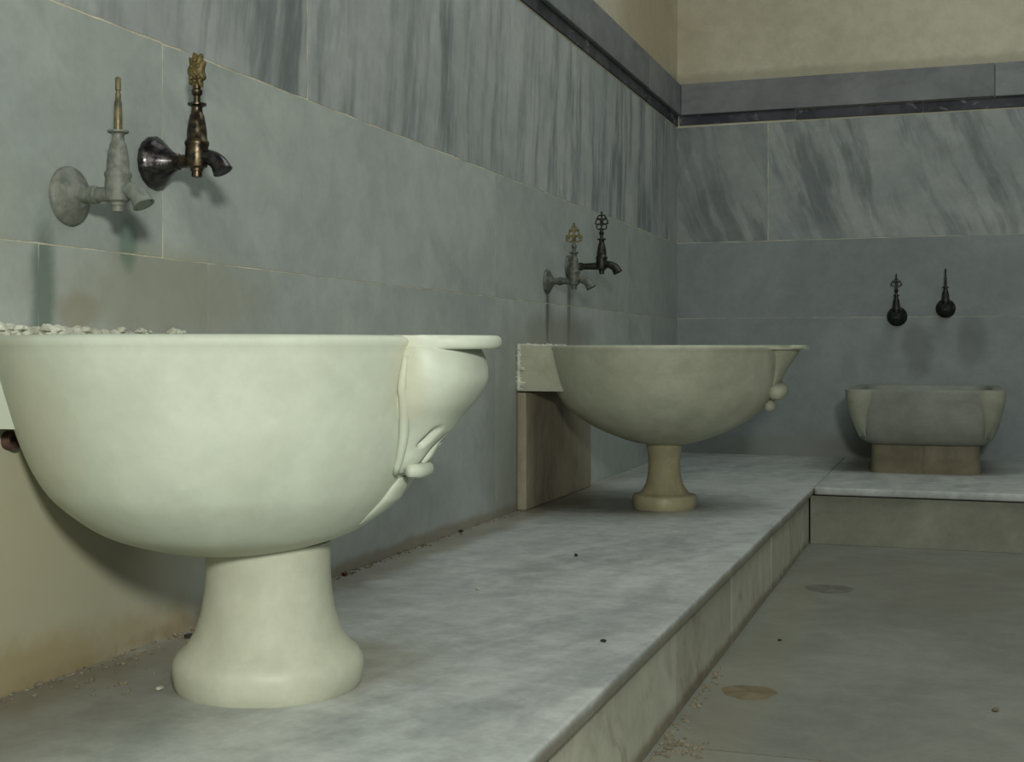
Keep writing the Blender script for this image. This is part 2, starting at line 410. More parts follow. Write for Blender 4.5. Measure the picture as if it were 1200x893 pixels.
slab_wall('wall_back', 'y', [
    (-0.02, Z1, [XW, 0.75, 2.6], 1, 0.0012, 0.0),
    (Z1, Z2, [XW, 0.95, 2.6], 1, 0.0016, 0.0),
    (Z2, Z3, [XW, -0.815, 0.62, 2.6], 2, 0.0022, 0.0),
    (Z3, ZT, [XW, 2.6], 3, 0.0, 0.0)],
    (XW, YW + 0.0008, -0.02), (2.6, YW + 0.1, ZT), [M_mortar, M_back_plain, M_back_streak, M_plaster])['label'] = \
    'back wall faced with grey marble slabs, streaked upper course, beige plaster above'

def band(name, plane, mat, u0, u1, z0, z1, proud, label, lens=0.5, jit=0.002, bev=0.004):
    bm = bmesh.new(); lay = bm.loops.layers.color.new('slab')
    u = u0
    while u < u1 - 0.01:
        L = min(lens * R.uniform(0.8, 1.3), u1 - u)
        if u1 - (u + L) < 0.15: L = u1 - u
        nf = len(bm.faces)
        b2 = bmesh.new()
        a, b = u + 0.0008, u + L - 0.0008
        jj = R.uniform(-jit, jit)
        if plane == 'x': box(b2, (XW - 0.01, a, z0 + jj), (XW + proud, b, z1 + jj * 0.3), bev)
        else: box(b2, (a, YW - proud, z0 + jj), (b, YW + 0.01, z1 + jj * 0.3), bev)
        me = bpy.data.meshes.new('tmp'); b2.to_mesh(me); b2.free()
        bm.from_mesh(me); bpy.data.meshes.remove(me)
        bm.faces.ensure_lookup_table()
        c = (R.random(), R.random(), R.random(), 1)
        for f in bm.faces[nf:]:
            for l in f.loops: l[lay] = c
        u += L
    return structure(put(name, bm, mat, smooth=False), label)
band('trim_1', 'x', M_band, -1.6, YW, Z4, Z5, 0.022, 'grey marble band running along top of left wall slabs', 1.6)
band('trim_2', 'y', M_band, XW + 0.022, 2.6, Z4, Z5, 0.022, 'grey marble band running along top of back wall slabs', 1.4)
band('trim_3', 'x', M_dark, -1.6, YW, Z3 + 0.004, Z4 - 0.001, 0.006, 'dark narrow inlay strip below band on left wall', 0.7, 0.003, 0.002)
band('trim_4', 'y', M_dark, XW + 0.012, 2.6, Z3 + 0.006, Z4 - 0.002, 0.006, 'broken dark inlay strip below band on back wall', 0.45, 0.004, 0.002)

# ------------------------------------------------------------------ floor
bm = bmesh.new(); lay = bm.loops.layers.color.new('slab')
box(bm, (XW - 0.1, -1.6, -0.12), (2.6, YW + 0.1, -0.0012))
for f in bm.faces: f.material_index = 1
xs = [XE - 0.03, 0.95, 2.6]; ys = [-1.6, 0.7, 2.16, YE + 0.03]
for i in range(2):
    for j in range(3):
        g = 0.0018
        sh = [0.0, 0.25, -0.3][j] if i == 0 else 0
        x0, x1 = xs[i] + (0 if i == 0 else [0.0, 0.25, -0.3][j]), xs[i + 1] + (sh if i == 0 else 0)
        y0, y1 = ys[j], ys[j + 1]
        fr = [bm.verts.new(p) for p in ((x0 + g, y0 + g, 0), (x1 - g, y0 + g, 0), (x1 - g, y1 - g, 0), (x0 + g, y1 - g, 0))]
        f = bm.faces.new(fr); c = (R.random(), R.random(), R.random(), 1)
        for l in f.loops: l[lay] = c
structure(put('floor', bm, [M_floor, M_mortar], smooth=False), 'worn grey marble floor beside the raised benches')

def patch(name, x, y, r, mat, label):
    bm = bmesh.new()
    prof = [(0.0001, 0.0012), (r * 0.5, 0.0012), (r * 0.9, 0.0010), (r, 0.0002)]
    lathe(bm, prof, 40, warp=lambda a, z: 1 + 0.05 * math.sin(3 * a + x) + 0.03 * math.sin(7 * a))
    recalc(bm)
    o = put(name, bm, mat, loc=(x, y, 0)); tag(o, label, 'floor patch'); return o
patch('cement_patch', -0.386, 2.55, 0.054, M_patch, 'round brown cement patch in the floor, nearer of two')
patch('cement_patch', -0.338, 3.737, 0.068, M_patch2, 'round dark grey cement patch in the floor, farther of two')

# ------------------------------------------------------------------ benches
TS = 0.026
def bench(label, lo, hi, axis, joints):
    t = thing('marble_bench', label, 'bench', ((lo[0] + hi[0]) / 2, (lo[1] + hi[1]) / 2, 0), group=None)
    ox, oy = t.location.x, t.location.y
    bm = bmesh.new()
    box(bm, (lo[0] - ox, lo[1] - oy, ZB - TS), (hi[0] - ox, hi[1] - oy, ZB), 0.005)
    bmesh.ops.subdivide_edges(bm, edges=[e for e in bm.edges if e.calc_length() > 1.0], cuts=40)
    put('seat_slab', bm, M_bench, t, auto=35)
    bm = bmesh.new(); lay = bm.loops.layers.color.new('slab')
    for a, b in zip(joints, joints[1:]):
        nf = len(bm.faces)
        b2 = bmesh.new()
        if axis == 'y': box(b2, (lo[0] + 0.03 - ox, a + 0.001 - oy, 0.0), (hi[0] - 0.016 - R.uniform(0, .002) - ox, b - 0.001 - oy, ZB - TS - 0.005), 0.0015)
        else: box(b2, (a + 0.001 - ox, lo[1] + 0.016 + R.uniform(0, .002) - oy, 0.0), (b - 0.001 - ox, hi[1] - 0.03 - oy, ZB - TS - 0.005), 0.0015)
        me = bpy.data.meshes.new('tmp'); b2.to_mesh(me); b2.free(); bm.from_mesh(me); bpy.data.meshes.remove(me)
        bm.faces.ensure_lookup_table(); c = (R.random(), R.random(), R.random(), 1)
        for f in bm.faces[nf:]:
            for l in f.loops: l[lay] = c
    put('riser', bm, M_riser if axis == 'y' else M_riser_back, t, smooth=False)
    return t
M_riser_back = stone('riser_marble_back', srgb(140, 140, 126), srgb(156, 156, 142), srgb(124, 124, 110), vein=srgb(106, 106, 94), vrot=(0, 0.3, 0), vscale=(2, 2, 7), vamt=0.5,
                     cloud=3, rough=0.6, slab_var=0.1, fine=0.12)
bench('long low marble bench with a stained riser running along the left wall', (XW + 0.0005, -1.6, 0), (XE, YW - 0.0005, 0), 'y', [-1.57, 0.3, 1.55, 2.33, 2.95, 3.62, 4.1, YE + 0.01])
bench('low marble bench along the back wall, under the trough-like basin', (XE + 0.0015, YE, 0), (2.6, YW - 0.0005, 0), 'x', [XE - 0.014, 0.9, 2.57])

# ------------------------------------------------------------------ basins
def bowl_bm(prof_out, thick, cut_x=None, seg=96, lip=0.006, z_top=0.496):
    out = [tuple(p) for p in spline(prof_out, 5)]
    rt = out[0][0]
    inner = [(max(r - thick, 0.0005), z + thick * 0.55 * min(1.0, max(0.0, (z_top - z) / 0.12))) for r, z in out if r > thick + 0.01]
    rimp = [(rt - thick, z_top - 0.004), (rt - thick + 0.006, z_top), (rt - 0.004, z_top), (rt + lip, z_top - 0.003), (rt + lip + 0.002, z_top - 0.008), (rt + lip, z_top - 0.014)]
    bottom_in = inner[-1]
    prof = [(0.0005, bottom_in[1] - 0.003)] + list(reversed([p for p in inner if p[1] < z_top - 0.012])) + rimp + [p for p in out if p[1] < z_top - 0.018]
    bm = bmesh.new()
    lathe(bm, prof, seg)
    bm.normal_update()
    return bm

def radius_at(prof, z):
    for (r0, z0), (r1, z1) in zip(prof, prof[1:]):
        if z1 <= z <= z0:
            t = (z0 - z) / (z0 - z1 + 1e-9); return r0 + (r1 - r0) * t
    return prof[-1][0] if z < prof[-1][1] else prof[0][0]

def back_block(prof, half, z0, z1, xwall, thick, near=None):
    """masonry-like marble block between wall and bowl, following the curve of the bowl"""
    bm = bmesh.new()
    ny, nz = 20, 14
    def endx(y, z):
        r = radius_at(prof, z) - 0.012
        q = r * r - y * y
        return -math.sqrt(q) if q > 0.0004 else -0.02
    g0, g1 = [], []
    for i in range(ny + 1):
        nh = half if near is None else near
        y = -nh + (half + nh) * i / ny
        r0, r1 = [], []
        for k in range(nz + 1):
            z = z0 + (z1 - z0) * k / nz
            r0.append(bm.verts.new((xwall, y, z))); r1.append(bm.verts.new((max(endx(y, z), xwall + 0.004), y, z)))
        g0.append(r0); g1.append(r1)
    for i in range(ny):
        for k in range(nz):
            bm.faces.new((g0[i][k], g0[i][k + 1], g0[i + 1][k + 1], g0[i + 1][k]))
            bm.faces.new((g1[i][k], g1[i + 1][k], g1[i + 1][k + 1], g1[i][k + 1]))
    for k in range(nz):
        bm.faces.new((g0[0][k], g1[0][k], g1[0][k + 1], g0[0][k + 1]))
        bm.faces.new((g0[ny][k], g0[ny][k + 1], g1[ny][k + 1], g1[ny][k]))
    for i in range(ny):
        bm.faces.new((g0[i][0], g0[i + 1][0], g1[i + 1][0], g1[i][0]))
        bm.faces.new((g0[i][nz], g1[i][nz], g1[i + 1][nz], g0[i + 1][nz]))
    recalc(bm)
    return bm

def tongue(r0, r1, w0, w1, z0, z1, tip=0.05):
    """flat lip that juts out of the rim; rounded end"""
    bm = bmesh.new()
    pts = [(r0, -w0)]
    n = 14
    for k in range(n + 1):
        a = -PI / 2 + PI * k / n
        pts.append((r1 - tip + tip * math.cos(a), w1 * math.sin(a)))
    pts.append((r0, w0))
    pts = [pts[0]] + pts[1:]
    lo = [bm.verts.new((x, y, z0)) for x, y in pts]; hi = [bm.verts.new((x, y, z1)) for x, y in pts]
    n = len(pts)
    bm.faces.new(list(reversed(lo))); bm.faces.new(hi)
    for k in range(n): bm.faces.new((lo[k], lo[(k + 1) % n], hi[(k + 1) % n], hi[k]))
    es = [e for e in bm.edges if abs(e.verts[0].co.z - e.verts[1].co.z) < 1e-6]
    bmesh.ops.bevel(bm, geom=es, offset=(z1 - z0) * 0.38, segments=3, affect='EDGES', profile=0.5)
    recalc(bm)
    return bm

def carving(prof, rows, zs, ridges=0, ny=28, nz=6, notches=()):
    """raised carved ornament on the +x side of a bowl. rows at zs: (protrusion, half width)"""
    bm = bmesh.new()
    R_ = spline([(z, p, w) for z, (p, w) in zip(zs, rows)], nz)
    grid = []
    for q in R_:
        z, p, w = q
        r = radius_at(prof, z)
        row = []
        for i in range(ny + 1):
            s = -1 + 2 * i / ny
            prt = p * (max(0.0, 1 - abs(s) ** 2.6)) ** 0.55
            if ridges: prt *= 1 + 0.10 * math.cos(s * PI * ridges)
            for (s0, z0, ds, dz, dep) in notches:      # short chiselled cuts, slanting
                u_ = ((s - s0) - (z - z0) * 9.0) / ds; v_ = (z - z0) / dz
                prt -= dep * math.exp(-u_ * u_ - v_ ** 4)
            if abs(s) > 0.999: prt = -0.01
            ang = s * w / max(r, 0.05)
            rr = r + prt
            row.append(bm.verts.new((rr * math.cos(ang), rr * math.sin(ang), z)))
        grid.append(row)
    for a, b in zip(grid, grid[1:]):
        for i in range(ny): bm.faces.new((a[i], a[i + 1], b[i + 1], b[i]))
    bm.faces.new(grid[0]); bm.faces.new(list(reversed(grid[-1])))
    recalc(bm)
    return bm

def rubble(bm, pts, rmin, rmax, flat=0.6):
    for (x, y, z) in pts:
        r = R.uniform(rmin, rmax)
        n0 = len(bm.verts)
        ball(bm, (x, y, z + r * flat * 0.4), r, 1, (R.uniform(.7, 1.4), R.uniform(.7, 1.6), flat))
        bm.verts.ensure_lookup_table()
        for v in bm.verts[n0:]:
            v.co += Vector((R.uniform(-1, 1), R.uniform(-1, 1), R.uniform(-1, 1))) * r * 0.22

def fillet(bm, pts, r):
    P = spline(pts, 3)
    tube(bm, P, [r * (1 + 0.5 * mnoise.noise(p * 60)) for p in P], 8)
# --- first basin (nearest)
FX, FY = -0.927, 1.615            # foot
BX, BY = -0.976, 1.60             # bowl
P1 = [(0.318, 0.496), (0.319, 0.477), (0.311, 0.440), (0.302, 0.405), (0.292, 0.368), (0.280, 0.335), (0.266, 0.305), (0.245, 0.274), (0.206, 0.240), (0.166, 0.217), (0.105, 0.198), (0.06, 0.192), (0.03, 0.190)]
b1 = thing('marble_basin', 'largest nearest cream marble basin on a flared pedestal, with carved bulge at its right', 'basin', (FX, FY, ZB))
dx, dy = BX - FX, BY - FY
bm = bowl_bm(P1, 0.045, lip=0.003)
bmesh.ops.translate(bm, verts=bm.verts[:], vec=(dx, dy, 0))
cut(bm, (XW - FX + 0.0006, 0, 0), (-1, 0, 0))
recalc(bm)
put('bowl', bm, M_cream, b1, auto=50)
bm = tongue(0.285, 0.403, 0.098, 0.078, 0.478, 0.4965, 0.075)
bmesh.ops.translate(bm, verts=bm.verts[:], vec=(dx, dy, 0))
put('rim_lip', bm, M_cream, b1, auto=50)
bm = carving(P1, [(0.046, 0.088), (0.058, 0.090), (0.066, 0.090), (0.068, 0.088), (0.060, 0.082), (0.046, 0.070), (0.038, 0.056), (0.028, 0.046), (0.024, 0.040), (0.010, 0.034)],
             [0.482, 0.466, 0.448, 0.430, 0.408, 0.386, 0.366, 0.346, 0.326, 0.312], ny=72, nz=10,
             notches=((-0.55, 0.362, 0.10, 0.012, 0.016), (-0.05, 0.345, 0.12, 0.016, 0.010), (0.45, 0.362, 0.10, 0.012, 0.014), (-0.2, 0.330, 0.12, 0.010, 0.010)))
orn = None
bmesh.ops.translate(bm, verts=bm.verts[:], vec=(dx, dy, 0))
orn = put('carved_bulge', bm, M_cream, b1, auto=60, label='smooth carved bulge tapering to a scroll under the rim')
# raised edge, small scroll and the rib that runs on below the carving
bm = bmesh.new()
for sgn in (-1, 1):
    pts = []
    for k in range(16):
        t = k / 15
        z = 0.470 - 0.158 * t
        w = 0.0885 - 0.052 * max(0.0, (t - 0.25) / 0.75) ** 0.9
        r = radius_at(P1, z) + 0.003 + 0.005 * math.sin(t * PI)
        a = sgn * w / radius_at(P1, z)
        pts.append((r * math.cos(a), r * math.sin(a), z))
    tube(bm, pts, [0.003 + 0.0040 * math.sin(PI * min(1, k / 15 * 0.8 + .1)) for k in range(16)], 10)
c = radius_at(P1, 0.318) + 0.016
tube(bm, [(c, -0.034, 0.316), (c + 0.006, -0.012, 0.315), (c + 0.006, 0.012, 0.315), (c, 0.034, 0.316)], [0.008, 0.0105, 0.0105, 0.008], 12)
bmesh.ops.translate(bm, verts=bm.verts[:], vec=(dx, dy, 0))
put('scroll', bm, M_cream, orn)
bm = carving(P1, [(0.003, 0.014), (0.010, 0.024), (0.012, 0.026), (0.010, 0.022), (0.002, 0.008)], [0.304, 0.292, 0.274, 0.254, 0.236])
bmesh.ops.translate(bm, verts=bm.verts[:], vec=(dx, dy, 0))
put('rib', bm, M_cream, b1, auto=60, label='low rib running down below the carved bulge')
bm = bmesh.new()
lathe(bm, [(0.089, 0.205), (0.088, 0.185), (0.0885, 0.16), (0.090, 0.136), (0.094, 0.108), (0.102, 0.080), (0.114, 0.061), (0.126, 0.050), (0.132, 0.040), (0.1335, 0.030), (0.132, 0.016), (0.130, 0.006), (0.127, 0.0)], 72,
      warp=lambda a, z: 1 + 0.010 * math.sin(2 * a + 1 + z * 9) + 0.006 * math.sin(5 * a + z * 20), caps=True)
recalc(bm); put('pedestal', bm, M_cream_foot, b1, auto=60)
bm = back_block([(r, z) for r, z in P1], 0.27, 0.372, 0.492, XW - BX + 0.001, 0.04, near=0.215)
bmesh.ops.translate(bm, verts=bm.verts[:], vec=(dx, dy, 0))
put('wall_block', bm, M_cream, b1, smooth=False)
bm = bmesh.new()
pts = []
for k in range(95):
    y = R.uniform(1.39, 1.86)
    pts.append((XW - FX + R.uniform(0.003, 0.022), y - FY, 0.494))
fillet(bm, [(XW - FX + 0.006, 1.39 + 0.0115 * k - FY, 0.4945) for k in range(41)], 0.006)
for q, (ya, yb_, za, ra) in enumerate(((1.39, 1.62, 0.501, 0.011), (1.50, 1.76, 0.499, 0.009), (1.70, 1.86, 0.497, 0.006))):
    fillet(bm, [(XW - FX + 0.004 + 0.002 * mnoise.noise(Vector((k, q, 0))), ya + (yb_ - ya) * k / 24 - FY, za + 0.004 * mnoise.noise(Vector((k * 0.9, q * 5, 3)))) for k in range(25)], ra)
pts += [(XW - FX + R.uniform(0.004, 0.016), y0 + R.gauss(0, 0.012) - FY, 0.506) for y0 in (1.40, 1.43, 1.46, 1.52, 1.60, 1.73, 1.74, 1.84, 1.845) for _ in range(5)]
rubble(bm, pts, 0.002, 0.0085, 0.8)
put('mortar_bead', bm, M_lime, b1, smooth=False, label='crumbly whitish mortar between rim and wall')

# --- second basin
SX, SY = -0.836, 3.83
P2 = [(0.357, 0.493), (0.356, 0.472), (0.348, 0.428), (0.338, 0.385), (0.324, 0.345), (0.300, 0.309), (0.262, 0.277), (0.214, 0.247), (0.160, 0.223), (0.10, 0.202), (0.05, 0.193), (0.03, 0.191)]
b2 = thing('marble_basin', 'dusty cream basin on a slim yellowed pedestal, midway along the left wall', 'basin', (SX, SY, ZB))
bm = bowl_bm(P2, 0.05, lip=0.001, z_top=0.493)
cut(bm, (XW - SX + 0.0006, 0, 0), (-1, 0, 0)); recalc(bm)
put('bowl', bm, M_cream2, b2, auto=50)
bm = tongue(0.30, 0.432, 0.16, 0.105, 0.481, 0.4935, 0.05)
put('rim_lip', bm, M_cream2, b2, auto=50)
bm = carving(P2, [(0.050, 0.105), (0.043, 0.090), (0.030, 0.074), (0.020, 0.064), (0.014, 0.056), (0.006, 0.05)], [0.484, 0.466, 0.442, 0.42, 0.395, 0.375])
orn = put('carved_corbel', bm, M_cream2, b2, auto=60, label='tapering carved corbel under the rim lip')
bm = bmesh.new()
c = radius_at(P2, 0.35)
ZS = 0.355
tube(bm, [(c + 0.012, -0.055, ZS), (c + 0.014, -0.02, ZS + 0.004), (c + 0.014, 0.02, ZS + 0.004), (c + 0.012, 0.055, ZS)], [0.014, 0.028, 0.028, 0.014], 16)
tube(bm, [(c - 0.008, -0.036, ZS - 0.040), (c - 0.006, 0, ZS - 0.040), (c - 0.008, 0.036, ZS - 0.040)], [0.012, 0.017, 0.012], 14)
roughen(bm, 0.006, 45)
put('scroll', bm, M_cream2, orn)
bm = bmesh.new()
lathe(bm, [(0.058, 0.21), (0.054, 0.185), (0.049, 0.165), (0.048, 0.13), (0.050, 0.10), (0.056, 0.075), (0.067, 0.056), (0.073, 0.048), (0.080, 0.044), (0.094, 0.041), (0.097, 0.036), (0.097, 0.012), (0.095, 0.003), (0.094, 0.0)], 56,
      warp=lambda a, z: 1 + 0.008 * math.sin(3 * a + z * 30), caps=True)
recalc(bm); put('pedestal', bm, M_foot2, b2, auto=50, label='slim yellowed pedestal with a drum foot')
bm = back_block(P2, 0.205, 0.357, 0.492, XW - SX + 0.001, 0.05)
put('wall_block', bm, M_cream2, b2, smooth=False)
bm = bmesh.new()
pts = [(XW - SX + R.uniform(0.002, 0.018), R.uniform(-0.2, 0.27), 0.4915) for k in range(70)]
pts += [(XW - SX + R.uniform(0.0, 0.02), -0.203, R.uniform(0.36, 0.48)) for k in range(26)]
fillet(bm, [(XW - SX + 0.006, -0.206, 0.36 + 0.019 * k) for k in range(8)] + [(XW - SX + 0.008, -0.2 + 0.02 * k, 0.492) for k in range(25)], 0.006)
rubble(bm, pts, 0.004, 0.010, 0.6)
put('mortar_bead', bm, M_lime, b2, smooth=False, label='crumbly mortar along wall and block')

# stone panel against the wall, under the back block of the second basin
bm = bmesh.new()
box(bm, (XW + 0.0006, 3.622, ZB + 0.0006), (XW + 0.030, 4.345, ZB + 0.352), 0.004)
bmesh.ops.subdivide_edges(bm, edges=[e for e in bm.edges if e.calc_length() > 0.1], cuts=8, use_grid_fill=True)
for v in bm.verts:
    if v.co.x > XW + 0.02: v.co.x += 0.002 * mnoise.noise(v.co * 14)
tag(put('support_panel', bm, M_pier, auto=40), 'brown-stained upright stone panel on the left wall under the second basin', 'stone panel')

# --- third basin (against the back wall): trough with carved corners on a plain block base
TX, TY = -0.112, 5.46
b3 = thing('marble_basin', 'small greyish basin with carved corners on a low tan base, at back wall', 'basin', (TX, TY, ZB))
def superloop(hx, hy, n, e):
    out = []
    for k in range(n):
        a = 2 * PI * k / n
        c, s = math.cos(a), math.sin(a)
        out.append((hx * math.copysign(abs(c) ** (2 / e), c), hy * math.copysign(abs(s) ** (2 / e), s)))
    return out
def shell(levels, n=96):
    bm = bmesh.new(); rings = []
    for (hx, y0, y1, z, e) in levels:
        cy, hy = (y0 + y1) / 2, (y1 - y0) / 2
        rings.append([bm.verts.new((x, y + cy, z)) for x, y in superloop(hx, hy, n, e)])
    for a, b in zip(rings, rings[1:]):
        for k in range(n): bm.faces.new((a[k], a[(k + 1) % n], b[(k + 1) % n], b[k]))
    bm.faces.new(list(reversed(rings[0]))); bm.faces.new(rings[-1])
    recalc(bm)
    return bm
yb = YW - TY - 0.001
yf = -0.36
bm = shell([(0.20, yf + 0.13, yb, 0.112, 6), (0.232, yf + 0.075, yb, 0.116, 6), (0.254, yf + 0.04, yb, 0.135, 6), (0.272, yf + 0.022, yb, 0.175, 6), (0.284, yf + 0.010, yb, 0.23, 7), (0.291, yf + 0.003, yb, 0.29, 8),
            (0.295, yf, yb, 0.318, 9), (0.295, yf, yb, 0.325, 9), (0.291, yf + 0.004, yb - 0.003, 0.329, 9),
            (0.255, yf + 0.05, yb - 0.05, 0.329, 8), (0.250, yf + 0.055, yb - 0.055, 0.325, 8), (0.235, yf + 0.075, yb - 0.07, 0.22, 6), (0.20, yf + 0.12, yb - 0.11, 0.165, 5)])
put('bowl', bm, M_grey3, b3, auto=45)
for sgn in (-1, 1):       # leaf-like carved corner, wide at the rim and pointed below
    bm = bmesh.new()
    rows = []
    for t, wdt, pr in ((0.0, 0.085, 0.010), (0.18, 0.078, 0.013), (0.4, 0.056, 0.012), (0.62, 0.036, 0.009), (0.82, 0.018, 0.005), (1.0, 0.004, 0.001)):
        z = 0.3275 - 0.185 * t
        hx = 0.294 - 0.052 * t ** 1.7; yy = yf + 0.050 * t ** 1.7
        row = []
        for i in range(13):
            s = -1 + 2 * i / 12
            bulge = pr * (1 - abs(s) ** 3) - (0.004 if abs(s) > .99 else 0)
            if s < 0: p = Vector((hx - 0.022 - wdt * (-s) * 1.0, yy + 0.004 * (1 + s) , z)); nrm = Vector((0.15 + .5 * (1 + s), -1 + .4 * (1 + s), 0)).normalized()
            else: p = Vector((hx - 0.006 * (1 - s) - 0.012 * (1 - s), yy + 0.012 + wdt * s * 0.9, z)); nrm = Vector((1 - .4 * (1 - s), -.5 * (1 - s) - .1, 0)).normalized()
            p += nrm * bulge
            row.append(bm.verts.new((p.x * sgn, p.y, p.z)))
        rows.append(row)
    for a, b in zip(rows, rows[1:]):
        for i in range(12): bm.faces.new((a[i], a[i + 1], b[i + 1], b[i]))
    bm.faces.new(rows[0]); bm.faces.new(list(reversed(rows[-1])))
    recalc(bm)
    put('carved_corner', bm, M_corner3, b3, auto=60)
bm = shell([(0.208, -0.245, yb, 0.0, 12), (0.208, -0.245, yb, 0.006, 12), (0.205, -0.242, yb, 0.05, 12), (0.203, -0.24, yb, 0.113, 12)])
ped = put('pedestal', bm, M_foot3, b3, auto=45, label='low tan block base')

# ------------------------------------------------------------------ taps
def revolve_x(bm, prof, seg=32, ribs=0, amp=0.0):
    """lathe around the x axis; prof = (x, r)"""
    rings = []
    for (x, r) in prof:
        rings.append([bm.verts.new((x, r * (1 + amp * math.cos(ribs * 2 * PI * k / seg)) * math.cos(2 * PI * k / seg), r * (1 + amp * math.cos(ribs * 2 * PI * k / seg)) * math.sin(2 * PI * k / seg))) for k in range(seg)])
    for a, b in zip(rings, rings[1:]):
        for k in range(seg): bm.faces.new((a[k], b[k], b[(k + 1) % seg], a[(k + 1) % seg]))
    bm.faces.new(rings[0]); bm.faces.new(list(reversed(rings[-1])))
    recalc(bm)

def make_tap(label, loc, rz, arm=0.086, fr=0.043, mats=None, flange='bell', handle='bare', spout='long', s=1.0):
    k_ = s
    mf, mb, ms, mh, mp = mats
    t = thing('wall_tap', label, 'tap', loc, rz)
    # flange
    bm = bmesh.new()
    if flange == 'bell':
        revolve_x(bm, [(0.0006, fr * 0.97), (0.003, fr), (0.009, fr * 0.99), (0.015, fr * 0.86), (0.024, fr * 0.66), (0.034, fr * 0.46), (0.042, fr * 0.36), (0.047, fr * 0.30)], 48, 16, 0.012)
    else:
        revolve_x(bm, [(0.0006, fr), (0.004, fr), (0.008, fr * 0.94), (0.012, fr * 0.75), (0.018, fr * 0.50), (0.024, fr * 0.36)], 40)
    put('flange', bm, mf, t, auto=50)
    # feed arm
    bm = bmesh.new()
    revolve_x(bm, [(0.010, 0.0105), (0.038, 0.0105), (0.040, 0.0135), (0.050, 0.0135), (0.052, 0.011), (0.066, 0.011), (arm - 0.008, 0.0125), (arm, 0.0125)], 24)
    put('feed_arm', bm, mb, t, auto=50)
    # valve body, vertical
    bm = bmesh.new()
    lathe(bm, [(0.0065, -0.027), (0.0085, -0.026), (0.0085, -0.018), (0.010, -0.017), (0.0105, -0.013), (0.0165, -0.010), (0.0185, 0.0), (0.0188, 0.012), (0.0180, 0.022), (0.0195, 0.026), (0.0195, 0.030),
               (0.0165, 0.034), (0.0160, 0.046), (0.0140, 0.060), (0.0118, 0.072), (0.0095, 0.076), (0.0085, 0.084), (0.0095, 0.087), (0.0150, 0.089), (0.0150, 0.092), (0.0060, 0.0935)], 28, center=(arm, 0), caps=True)
    recalc(bm)
    body = put('valve_body', bm, mb, t, auto=40)
    # spout
    bm = bmesh.new()
    if spout == 'long':
        pts = spline([(arm + 0.008, 0, 0.006), (arm + 0.028 * k_, 0, 0.004), (arm + 0.046 * k_, 0, -0.006 * k_), (arm + 0.056 * k_, 0, -0.022 * k_)], 6)
        n = len(pts)
        tube(bm, pts, [0.0115 + 0.0045 * (i / (n - 1)) ** 1.5 for i in range(n)], 16, caps=False)
        tube(bm, list(reversed(pts)), [0.0085 + 0.0035 * ((n - 1 - i) / (n - 1)) for i in range(n)], 16, caps=False)
        # close the mouth
        p = pts[-1]
        ring = tube(bm, [p, p + (pts[-1] - pts[-2]) * 0.6, p + (pts[-1] - pts[-2]) * 0.8, p + (pts[-1] - pts[-2]) * 0.2], [0.0160, 0.0165, 0.0125, 0.0115], 16, caps=False)
    recalc(bm)
    put('spout', bm, ms, t, auto=50)
    # stem and handle
    bm = bmesh.new()
    if handle == 'bare':
        lathe(bm, [(0.006, 0.0915), (0.0062, 0.10), (0.0060, 0.118), (0.0052, 0.134), (0.0042, 0.136), (0.0042, 0.146), (0.0030, 0.147), (0.0030, 0.150), (0.0042, 0.151), (0.0042, 0.168), (0.003, 0.170)], 16, center=(arm, 0), caps=True)
        recalc(bm); put('stem', bm, mh, t, auto=40)
        return t
    lathe(bm, [(0.0060, 0.0915), (0.0055, 0.104), (0.0085, 0.107), (0.0090, 0.113), (0.0060, 0.116), (0.0060, 0.122)], 16, center=(arm, 0), caps=True)
    recalc(bm); stem = put('stem', bm, mb, t, auto=40)
    bm = bmesh.new()
    if handle == 'crown':            # solid scalloped leaf, like a small crown
        pts = []
        n = 60
        zc, hz, hw = 0.145, 0.028, 0.0145
        for k in range(n):
            a = 2 * PI * k / n
            lob = 1 + 0.13 * math.cos(9 * a + PI)
            pts.append((hw * lob * math.copysign(abs(math.cos(a)) ** 0.75, math.cos(a)), zc + hz * lob * math.copysign(abs(math.sin(a)) ** 0.8, math.sin(a)) * 0.95))
        for (d, f) in ((0.0055, 0.82),):
            cf = bm.verts.new((arm + 0, -0.009, zc)); cb = bm.verts.new((arm, 0.009, zc))
            v0 = [bm.verts.new((arm + x * f, -d, zc + (z - zc) * f)) for x, z in pts]
            v1 = [bm.verts.new((arm + x, -0.003, z)) for x, z in pts]
            v2 = [bm.verts.new((arm + x, 0.003, z)) for x, z in pts]
            v3 = [bm.verts.new((arm + x * f, d, zc + (z - zc) * f)) for x, z in pts]
            for a_, b_ in ((v0, v1), (v1, v2), (v2, v3)):
                for k in range(n): bm.faces.new((a_[k], a_[(k + 1) % n], b_[(k + 1) % n], b_[k]))
            for k in range(n):
                bm.faces.new((cf, v0[(k + 1) % n], v0[k])); bm.faces.new((cb, v3[k], v3[(k + 1) % n]))
        # raised beads on both faces
        for sy in (-1, 1):
            for (bx, bz) in ((0, 0.016), (-0.006, 0.006), (0.006, 0.006), (0, -0.004), (-0.007, -0.012), (0.007, -0.012), (0, -0.018)):
                ball(bm, (arm + bx, sy * 0.0065, zc + bz), 0.0042, 1)
        recalc(bm)
        put('handle', bm, mh, t, auto=50, label='scalloped crown-shaped handle')
    else:                             # pierced filigree of scrolls
        wd = {'fan': 1.0, 'lyre': 0.8, 'cross': 0.85}[handle]
        nrm = 'y'
        tube(bm, [(arm, 0, 0.118), (arm, 0, 0.150), (arm, 0, 0.182)], [0.0032, 0.0026, 0.0022], 8)
